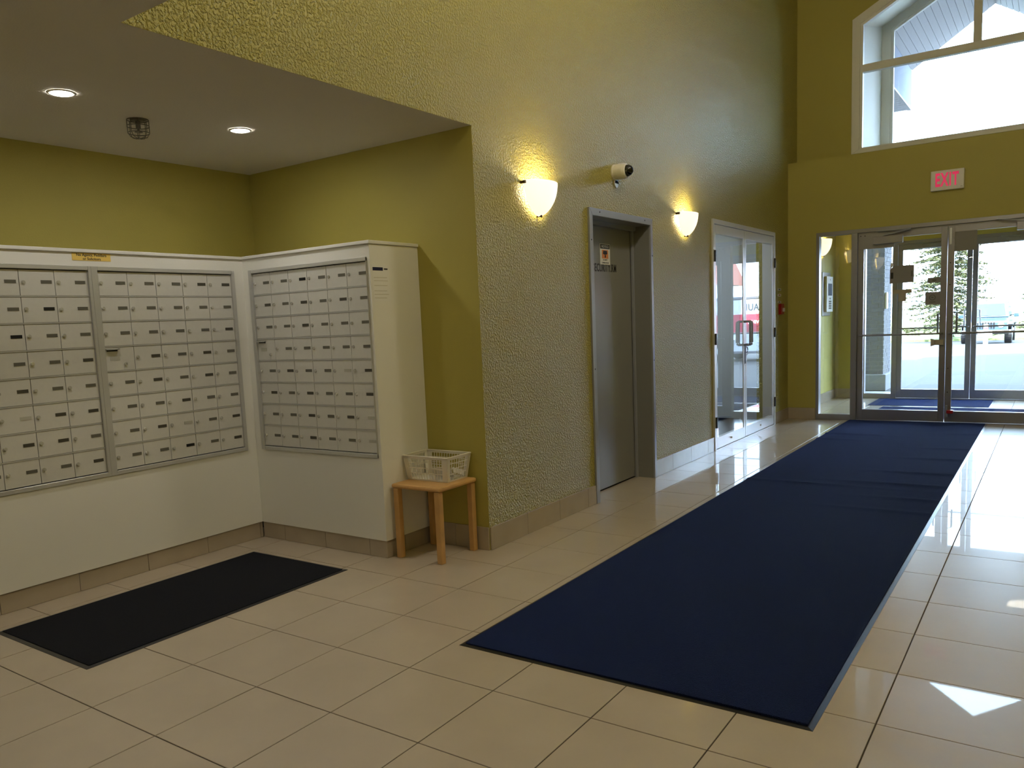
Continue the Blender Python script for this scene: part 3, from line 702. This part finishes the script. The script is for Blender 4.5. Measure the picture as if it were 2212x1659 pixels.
# ------------------------------------------------------------------ dome camera
dc = empty('security_camera', (0, 4.085, 2.425), 'cream dome security camera above the grey door', 'camera')
c = (0, 4.085, 2.425)
MB().cyl((.0005, c[1], c[2]), (.012, c[1], c[2]), .058, 28).cyl((.0005, c[1]+.018, c[2]-.078), (.009, c[1]+.018, c[2]-.078), .030, 20).box(.0005, .009, c[1]-.012, c[1]+.048, c[2]-.078, c[2]-.03).build('mount', 'plastic_cream', dc)
MB().lathe(c, [(.001, .0125), (.054, .0125), (.056, .02), (.056, .045), (.058, .047), (.058, .080), (.053, .098), (.043, .104), (.001, .104)], 32, 'x').build('housing', 'plastic_cream', dc, smooth=False)
MB().lathe(c, [(.0425, .1045)] + [(.0425*math.cos(t), .1045+.047*math.sin(t)) for t in [k*math.pi/2/9 for k in range(1, 9)]] + [(.0004, .1515)], 32, 'x').build('dome', 'gloss_black', dc, smooth=True)
MB().cyl((.02, c[1]+.03, c[2]+.052), (.028, c[1]+.03, c[2]+.065), .008, 10).build('cable_stub', 'plastic_cream', dc)

# ------------------------------------------------------------------ downlights and caged sprinkler
def downlight(label, x, y, z=HS, grp='recessed round downlights', power=None):
    e = empty('downlight', (x, y, z), label, 'ceiling light', grp)
    MB().lathe((x, y, z), [(.047, -.001), (.047, -.005), (.058, -.005), (.062, -.0008)], 36).build('trim_ring', 'white_paint', e, smooth=True)
    MB().cyl((x, y, z-.0005), (x, y, z-.0035), .047, 36).build('lens', 'bulb_led', e)
    return e
downlight('lit round downlight over the near half of the alcove', -.943, .453)
downlight('lit round downlight over the far half of the alcove', -.955, 1.439)
for k, (x, y) in enumerate(((2.3, 1.7), (2.3, 3.5))):  # unseen globes, added as warm fill for the tall wall and lobby
    zg = 4.45
    e = empty('fill_pendant', (x, y, zg), ('first', 'second')[k] + ' globe pendant added out of view to brighten the tall lobby, counted from the camera', 'fill light', 'globe pendants added to brighten the tall lobby')
    MB().lathe((x, y, zg), [(.0005, -.2)] + [(.2*math.cos(t), .2*math.sin(t)) for t in [(-8+q)*math.pi/18 for q in range(17)]] + [(.0005, .2)], 32).build('globe', 'fill_globe', e, smooth=True)
    MB().cyl((x, y, zg+.19), (x, y, zg+.24), .06, 20).cyl((x, y, zg+.24), (x, y, HC-.03), .008, 10).build('rod', 'bronze', e)
    MB().cyl((x, y, HC-.03), (x, y, HC-.0005), .07, 24).build('canopy', 'bronze', e)
for k, (x, y) in enumerate(((1.0, -1.2), (3.0, -1.2), (1.0, -3.2), (3.0, -3.2))):  # extra downlights out of view, added to brighten the near lobby
    downlight(('near left', 'near right', 'rear left', 'rear right')[k] + ' round downlight added out of view in the low ceiling to brighten the near lobby', x, y, HLOW)
sp = empty('caged_sprinkler', (-1.126, .934, HS), 'sprinkler head in a wire cage on the alcove ceiling', 'sprinkler')
x, y = -1.126, .934
MB().lathe((x, y, HS), [(.001, -.0005), (.038, -.0005), (.034, -.008), (.012, -.010), (.012, -.045), (.001, -.045)], 20).build('head', 'wire', sp)
MB().cyl((x, y, HS-.046), (x, y, HS-.062), .004, 8).lathe((x, y, HS-.062), [(.001, 0), (.020, 0), (.020, -.002), (.001, -.002)], 16).build('deflector', 'wire', sp)
mb = MB(); R = .052
for zz, rr_ in ((-.004, R), (-.035, R+.002), (-.068, R)): mb.tube([(x+rr_*math.cos(k*math.pi/10), y+rr_*math.sin(k*math.pi/10), HS+zz) for k in range(21)], .0022, 6)
for k in range(4):
    t = k*math.pi/4+.3; d = (math.cos(t), math.sin(t))
    mb.tube([(x+d[0]*q, y+d[1]*q, HS+zz) for q, zz in ((R, -.004), (R, -.068), (R*.75, -.088), (R*.3, -.095), (-R*.3, -.095), (-R*.75, -.088), (-R, -.068), (-R, -.004))], .002, 6)
mb.build('wire_cage', 'wire', sp)

# ------------------------------------------------------------------ exit sign
ex = empty('exit_sign', (1.69, Y1, 2.575), 'white exit sign with red letters above the exit doors', 'sign')
box(1.531, 1.850, Y1-.045, Y1-.0005, 2.577, 2.790).build('housing', 'plastic_white', ex, bevel=.006)
text('EXIT', 'letters', 'exit_red', ex, (1.685, Y1-.0462, 2.682), (1, 0, 0), (0, 0, 1), .195, sx=.50, bold=.006, sp=1.16)
MB().bar((1.816, Y1-.0455, 2.598), (1.836, Y1-.0455, 2.598), .001, .004).build('maker_mark', 'name_grey', ex)

# ------------------------------------------------------------------ fire alarm pull station and small notices
fa = empty('fire_alarm_station', (0, 8.48, 1.30), 'red fire alarm pull station beside the side glass doors', 'fire alarm')
box(.0005, .035, 8.420, 8.545, 1.302, 1.430).build('housing', 'red', fa, bevel=.005)
box(.0352, .048, 8.475, 8.535, 1.335, 1.378).build('pull_handle', 'white', fa, bevel=.003)
def small_label(nm, label, z0, z1, m1, m2):
    e = empty(nm, (0, 8.47, z0), label, 'label')
    box(.0003, .0012, 8.395, 8.535, z0, z1).build('plate', m1, e); box(.0013, .0018, 8.425, 8.505, z0+.006, z1-.006).build('print', m2, e)
small_label('wall_label', 'top small black and white label above the fire alarm', 1.588, 1.612, 'white', 'ink')
small_label('wall_label', 'small red and white label above the fire alarm', 1.520, 1.545, 'white', 'red')
small_label('wall_label', 'small label directly above the red fire alarm box', 1.440, 1.462, 'white', 'ink')

# ------------------------------------------------------------------ carpets
def carpet(name, label, x0, x1, y0, y1, m, th, nx, ny, hfun=None, edge=.03, border='rubber', grp=None):
    e = empty(name, ((x0+x1)/2, (y0+y1)/2, 0), label, 'mat', grp)
    hf = hfun or (lambda x, y: 0)
    mb = MB(); vs = []; fs = []
    X = [x0+edge+(x1-x0-2*edge)*i/nx for i in range(nx+1)]; Yv = [y0+edge+(y1-y0-2*edge)*j/ny for j in range(ny+1)]
    for y in Yv:
        for x in X: vs.append((x, y, th+hf(x, y)))
    for j in range(ny):
        for i in range(nx):
            a = j*(nx+1)+i; fs.append((a, a+1, a+nx+2, a+nx+1))
    o = len(vs)
    mb._add(vs, fs)
    # skirt down to the floor
    ringi = list(range(nx+1)) + [j*(nx+1)+nx for j in range(1, ny+1)] + [ny*(nx+1)+i for i in range(nx-1, -1, -1)] + [j*(nx+1) for j in range(ny-1, 0, -1)]
    for k in range(len(ringi)):
        a, b = ringi[k], ringi[(k+1) % len(ringi)]; n0 = len(mb.v)
        mb.v += [(vs[a][0], vs[a][1], .002), (vs[b][0], vs[b][1], .002)]; mb.f.append((a, b, n0+1, n0))
    mb.build('pile', m, e, smooth=False)
    b = MB(); t = .0022
    for k, (A, B) in enumerate((((x0, y0), (x1, y0)), ((x1, y0), (x1, y1)), ((x1, y1), (x0, y1)), ((x0, y1), (x0, y0)))):
        A = Vector((*A, 0)); B = Vector((*B, 0)); d = (B-A).normalized(); nn = Vector((-d.y, d.x, 0))
        Ai = A+nn*edge+d*edge; Bi = B+nn*edge-d*edge; Z = Vector((0, 0, 1))
        b.hexa([A+Z*.0003, B+Z*.0003, Bi+Z*.0003, Ai+Z*.0003, A+Z*.0012, B+Z*.0012, Bi+Z*(t+.002), Ai+Z*(t+.002)])
    b.build('rubber_edge', border, e)
    return e
def ripple(x, y):
    h = 0
    for yy, xx, w_, amp in ((6.9, 2.05, .35, .010), (6.3, 2.05, .45, .012), (5.6, 2.0, .5, .012), (5.1, 1.95, .6, .011), (4.6, 2.0, .4, .008), (7.6, .9, .45, .011), (7.2, .85, .4, .010), (4.9, .95, .8, .008), (7.9, 2.0, .3, .008), (4.2, 1.9, .5, .008)):
        h += amp*math.exp(-((y-yy)/.045)**2-((x-xx)/w_)**2)
    return h + .0015*math.sin(x*3+y*2)*math.sin(y*1.3)
carpet('runner_mat', 'long navy carpet runner leading to the exit doors', .7035, 2.1306, 1.0386, 8.832, 'carpet', .0105, 26, 420, ripple, .020, grp='dark floor mats')
carpet('mailbox_mat', 'short black mat in front of the mailbox cabinet', -1.325, -.505, .068, 1.588, 'carpet_dark', .007, 10, 16, None, .022, grp='dark floor mats')
carpet('vestibule_mat', 'blue mat lying at the outer vestibule doors', .61, 2.07, 10.45, 11.39, 'carpet', .007, 10, 10, None, .025, grp='dark floor mats')
carpet('vestibule_mat', 'blue mat lying just inside the vestibule behind the inner doors', .82, 2.80, 9.15, 10.36, 'carpet', .007, 10, 10, None, .025, grp='dark floor mats')

# ------------------------------------------------------------------ intercom in the vestibule
ic = empty('intercom_panel', (0, 10.84, 1.25), 'steel intercom panel with a white directory unit on the vestibule wall', 'intercom')
box(.0005, .012, 10.60, 11.07, 1.245, 1.858).build('back_plate', 'steel', ic, bevel=.003)
u = box(.0125, .05, 10.68, 11.05, 1.30, 1.80).build('directory_unit', 'plastic_white', ic, bevel=.004)
box(.0503, .052, 10.76, 10.99, 1.53, 1.70).build('screen', 'screen', u)
for r in range(4):
    for c in range(3): box(.0503, .054, 10.80+c*.055, 10.835+c*.055, 1.34+r*.032, 1.362+r*.032).build('key', 'name_grey', u)
box(.0503, .052, 10.84, 10.92, 1.475, 1.50).build('speaker_slot', 'name_grey', u)
MB().lathe((.0503, 10.875, 1.755), [(.001, .0015), (.012, .0015), (.012, 0)], 12, 'x').build('lens', 'name_grey', u)

# ------------------------------------------------------------------ outside: ground
def gz(y): return -.02 if y < 24 else max(-.62, -.02-(y-24)*.029)
ys = [Y2+.12, 16, 24, 28, 32, 36, 40, 44, 60, 120]
mb = MB()
for i in range(len(ys)-1):
    a, b = ys[i], ys[i+1]; mb._add([(-60, a, gz(a)), (60, a, gz(a)), (60, b, gz(b)), (-60, b, gz(b))], [(0, 1, 2, 3)])
tag(mb.build('ground', 'asphalt', None, recalc=False), 'asphalt driveway outside the entrance', 'ground', kind='structure')
tag(box(-3, 6, Y2+.121, 12.55, -.10, -.004).build('entrance_slab', 'concrete'), 'concrete slab in front of the outer doors', 'slab', kind='structure')
struct('grass_verge', 'grass verge behind the parked vehicles', box(-50, 50, 46, 110, -.9, -.50), 'grass', cat='grass')

# the rest of the apartment building around the lobby
w = box(-22, -2.1, -6, 11.6, -.05, 7.4); w.box(4.2, 26, -6, 11.6, -.05, 9.4); w.box(-2.1, 1.4, -6, 10.3, 5.9, 7.4); w.box(1.4, 4.2, -6, 10.3, 5.9, 9.4)
w.box(-2.1, -.32, 9.0, 11.6, -.05, 7.4); w.box(3.75, 4.2, 9.6, 11.6, -.05, 7.4); w.box(-.32, 3.75, 11.0, 11.6, 2.75, 3.1)
tag(w.build('apartment_building', 'stucco'), 'pale apartment building wings on either side of the entrance', 'building', kind='structure')

# brick pillars with stone bases
def pillar(label, x0, x1, y0, y1, zt):
    e = empty('brick_pillar', ((x0+x1)/2, (y0+y1)/2, -.02), label, 'pillar', 'canopy pillars')
    box(x0-.055, x1+.055, y0-.055, y1+.055, -.02, .255).build('stone_base', 'stone', e, bevel=.015)
    box(x0, x1, y0, y1, .255, zt).build('core', 'mortar', e)
    bh, bl = .0667, .205; meshes = {}
    def br(w_, d_):
        k = (round(w_, 3), round(d_, 3))
        if k not in meshes: meshes[k] = box(-w_/2, w_/2, -d_/2, d_/2, -bh/2+.005, bh/2-.005).mesh('brick', 'brick')
        return meshes[k]
    off = root_loc(e); n = 0
    for r in range(int((2.75-.255)/bh)):
        z = .255+bh*(r+.5); sh = (r % 2)*bl/2
        for a, b in spans(x0, x1, x0+sh, bl):
            pr_ = random.choice((.006, .008, .010))
            inst('brick', br(b-a-.010, pr_), (Vector(((a+b)/2, y0-pr_/2, z))-off), e)
        for a, b in spans(y0, y1, y0+bl/2-sh, bl):
            pr_ = random.choice((.006, .008)); inst('brick', br(pr_, b-a-.010), (Vector((x1+pr_/2, (a+b)/2, z))-off), e)
    return e
pillar('brick canopy pillar seen through the outer left sidelight', -.24, .445, 12.775, 13.45, 4.75)
mb = box(.4562, .485, 12.80, 12.93, 1.30, 1.56); tag(mb.build('junction_box', 'alu', None, bevel=.005), 'grey electrical box fixed to the brick pillar', 'electrical box')

# canopy with planked gable soffit
cn = empty('entrance_canopy', (1.70, 12.9, 4.76), 'gabled entrance canopy with planked soffit outside the high window', 'canopy')
EX, EZ, AXX, AZZ, CY0, CY1 = .485, 5.43, 1.70, 6.24, 10.72, 15.0
for side_ in (-1, 1):
    np_ = 14
    for k in range(np_):
        a = k/np_; b = (k+1)/np_; g = .004
        xa = AXX+side_*(AXX-EX)*(1-a); xb = AXX+side_*(AXX-EX)*(1-b)
        xa += -side_*g; za = EZ+(AZZ-EZ)*a; zb = EZ+(AZZ-EZ)*b
        MB().hexa([(xa, CY0, za), (xb, CY0, zb), (xb, CY1, zb), (xa, CY1, za), (xa, CY0, za+.02), (xb, CY0, zb+.02), (xb, CY1, zb+.02), (xa, CY1, za+.02)]).build('soffit_plank', 'soffit', cn)
    xo = AXX+side_*(AXX-EX); x2 = xo+side_*.75
    MB().hexa([(xo, CY0, EZ+.03), (AXX, CY0, AZZ+.03), (AXX, CY1+.05, AZZ+.03), (xo, CY1+.05, EZ+.03), (x2, CY0, EZ+.0), (AXX, CY0, AZZ+.25), (AXX, CY1+.05, AZZ+.25), (x2, CY1+.05, EZ+.0)]).build('roof_slope', 'stucco', cn)
    box(min(xo, xo+side_*.03), max(xo, xo+side_*.03), CY0, CY1, 4.79, EZ).build('beam_face', 'stucco', cn)
    box(min(xo, x2), max(xo, x2), CY1-.03, CY1, 4.79, EZ).build('beam_end', 'stucco', cn)
    box(min(x2, x2-side_*.03), max(x2, x2-side_*.03), CY0, CY1, 4.79, EZ).build('beam_face', 'stucco', cn)
    box(min(xo, xo+side_*.06), max(xo, xo+side_*.06), CY0, CY1, 4.760, 4.789).build('bottom_trim', 'soffit', cn)
    for k in range(26):
        yy = CY0+(CY1-CY0)*k/26
        box(min(xo+side_*.062, x2), max(xo+side_*.062, x2), yy+.004, yy+(CY1-CY0)/26-.012, 4.770, 4.785).build('vent_slat', 'soffit', cn)

# ------------------------------------------------------------------ outside: cargo trailer (seen mirrored in the side door glass)
tr = empty('cargo_trailer', (4.2, 21.75, -.02), 'white and red rental cargo trailer reflected in the side glass door', 'trailer')
ta, tb_, tf = 2.9, 5.5, 21.0
box(ta, tb_, tf, tf+1.5, .20, 1.70).build('body', 'trailer_white', tr, bevel=.03)
box(ta-.02, tb_+.02, tf-.015, tf+1.52, 1.701, 1.78).build('roof', 'alu', tr, bevel=.015)
box(ta+.03, tb_-.03, tf-.008, tf-.0005, .80, 1.29).build('red_band', 'trailer_red', tr)
box(ta, tb_, tf-.015, tf-.0005, .21, .27).build('side_rail', 'alu', tr)
text('U-HAUL', 'lettering', 'trailer_ink', tr, (3.985, tf-.004, 1.470), (1, 0, 0), (0, 0, 1), .262, sx=.80, depth=.004, bold=.008, sp=1.08)
text('MOVING', 'lettering', 'white', tr, (4.02, tf-.011, 1.065), (1, 0, 0), (0, 0, 1), .13, sx=1.0, depth=.002, bold=.003)
for yy in (tf-.07, tf+1.38):
    wl = MB().cyl((5.0, yy, .27), (5.0, yy+.18, .27), .29, 24).build('wheel', 'rubber', tr, bevel=.02)
    MB().cyl((5.0, yy-.004, .27), (5.0, yy+.02, .27), .15, 18).build('hub', 'car_white', wl)
box(4.64, 5.36, tf-.10, tf, .57, .61).build('fender', 'trailer_white', tr, bevel=.01)
MB().bar((tb_, 21.75, .34), (tb_+.9, 21.75, .38), .08, .06).build('tow_bar', 'black', tr)

# ------------------------------------------------------------------ outside: vehicles
def suv(label, cx, cy, z, paint, s=1.0):
    e = empty('parked_suv', (cx, cy, z), label, 'car', 'vehicles parked across the driveway')
    def q(mb, nm, m, par=e, bevel=None, smooth=False):
        mb.v = [(cx+p[0]*s, cy+p[1]*s, z+p[2]*s) for p in mb.v]; return mb.build(nm, m, par, bevel=bevel, smooth=smooth)
    body = q(MB().prism([(0.0, .45), (.05, .95), (1.35, 1.10), (4.2, 1.12), (4.25, .45)], 0, -.80, .80), 'body', paint, bevel=.05)
    q(MB().hexa([(-.78, 1.30, 1.10), (.78, 1.30, 1.10), (.78, 4.15, 1.12), (-.78, 4.15, 1.12), (-.66, 1.62, 1.80), (.66, 1.62, 1.80), (.66, 4.05, 1.82), (-.66, 4.05, 1.82)]), 'cabin', paint, bevel=.05)
    q(MB().hexa([(-.66, 1.305, 1.18), (.66, 1.305, 1.18), (.66, 1.36, 1.18), (-.66, 1.36, 1.18), (-.58, 1.545, 1.70), (.58, 1.545, 1.70), (.58, 1.60, 1.70), (-.58, 1.60, 1.70)]), 'windshield', 'car_glass')
    for sx in (-1, 1):
        q(MB().bar((sx*.79, 1.55, 1.16), (sx*.95, 1.50, 1.20), .04, .04), 'mirror_arm', 'black')
        q(MB().box(sx*.93, sx*1.13, 1.44, 1.54, 1.10, 1.28), 'mirror', paint, bevel=.03)
        q(MB().box(sx*.78, sx*.96, .25, 1.25, .74, .86), 'fender', 'black', bevel=.03)
        q(MB().box(sx*.78, sx*.96, 3.0, 4.0, .74, .86), 'fender', 'black', bevel=.03)
        for yy in (.75, 3.5):
            w_ = q(MB().cyl((sx*.66, yy, .38), (sx*.93, yy, .38), .38, 22), 'wheel', 'rubber', bevel=.03)
            q(MB().cyl((sx*.80, yy, .38), (sx*.94, yy, .38), .20, 16), 'hub', 'alu', w_)
        q(MB().cyl((sx*.55, -.01, .80), (sx*.55, .06, .80), .11, 18), 'headlight', 'white')
    for k in range(7): q(MB().box(-.33+.10*k, -.27+.10*k, -.005, .04, .66, .92), 'grille_slot', 'black')
    q(MB().box(-.85, .85, -.22, -.02, .42, .60), 'bumper', 'black', bevel=.03)
    q(MB().box(-.26, .26, -.24, -.221, .44, .56), 'licence_plate', 'white')
    return e
suv('blue-grey off-road vehicle parked across the driveway behind the bollard', .22, 38.8, gz(39.5)-.0, 'suv_paint')
suv('white vehicle parked at the right beyond the blue-grey off-roader', 3.6, 42.0, gz(42.5), 'car_white')
bo = empty('bollard', (.36, 36.8, gz(36.8)), 'white bollard post in front of the blue-grey vehicle', 'bollard')
zz = gz(36.8)
MB().cyl((.36, 36.8, zz-.02), (.36, 36.8, zz+.80), .085, 18).lathe((.36, 36.8, zz+.80), [(.085, 0), (.06, .03), (.0005, .04)], 18).build('post', 'white', bo)
MB().cyl((.36, 36.8, zz+.62), (.36, 36.8, zz+.70), .087, 18).build('band', 'trailer_red', bo)

# spruce and shrubs
def spruce(label, cx, cy, z, hgt, rad, seed, z_lo=.6):
    e = empty('spruce_tree', (cx, cy, z), label, 'tree', 'trees across the driveway')
    MB().cyl((cx, cy, z-.05), (cx, cy, z+hgt), .13, 10, .01).build('trunk', 'bark', e)
    rn = random.Random(seed); mb = MB(); br = MB()
    tiers = int(hgt/.22)
    for t in range(tiers):
        zz = z+z_lo+(hgt-z_lo)*t/tiers; R = rad*(1-t/tiers)**.8+.1
        for k in range(11):
            a = rn.uniform(0, 2*math.pi); Lr = R*rn.uniform(.55, 1.08); d = Vector((math.cos(a), math.sin(a), 0)); up_ = rn.uniform(-.28, -.02)
            p0 = Vector((cx, cy, zz)); p1 = p0+d*Lr+Vector((0, 0, up_*Lr))
            br.bar(p0, p1, .012, .012)
            for q in range(60):
                f = rn.uniform(.18, 1.0); c = p0.lerp(p1, f) + Vector((rn.uniform(-.1, .1), rn.uniform(-.1, .1), rn.uniform(-.07, .04)))
                u_ = (d*rn.uniform(.3, 1)+Vector((rn.uniform(-.7, .7), rn.uniform(-.7, .7), rn.uniform(-.3, .35)))).normalized()*rn.uniform(.08, .20)
                v_ = u_.cross(Vector((rn.uniform(-1, 1), rn.uniform(-1, 1), 1))).normalized()*rn.uniform(.02, .045)
                mb._add([c-u_*.5-v_*.4, c+v_, c+u_, c-v_], [(0, 1, 2, 3)])
    br.build('branches', 'bark', e, recalc=False)
    tag(mb.build('foliage', 'needles', e, recalc=False), kind='stuff')
    return e
spruce('tall spruce tree beyond the driveway behind the exit doors', -2.0, 46.8, -.5, 9.0, 2.9, 3)
spruce('smaller spruce tree behind the parked blue-grey vehicle', 2.4, 53.5, -.5, 5.0, 1.9, 5)
# house far across the road, seen only as a reflection
hs = empty('far_house', (17.3, 43, -.6), 'white house with a red roof far across the road', 'building')
box(12.6, 22, 40, 46, -.6, 2.9).build('wall', 'car_white', hs)
MB().prism([(39.4, 2.9), (46.6, 2.9), (43, 5.2)], 0, 12.3, 22.5).build('roof', 'brick_roof', hs)
for x in (14.5, 16.5, 18.5, 20.3):
    f = box(x, x+1.0, 39.95, 40.0, .6, 1.9).build('window', 'car_glass', hs); box(x-.06, x+1.06, 39.93, 39.949, .5, .58).build('sill', 'white', f)
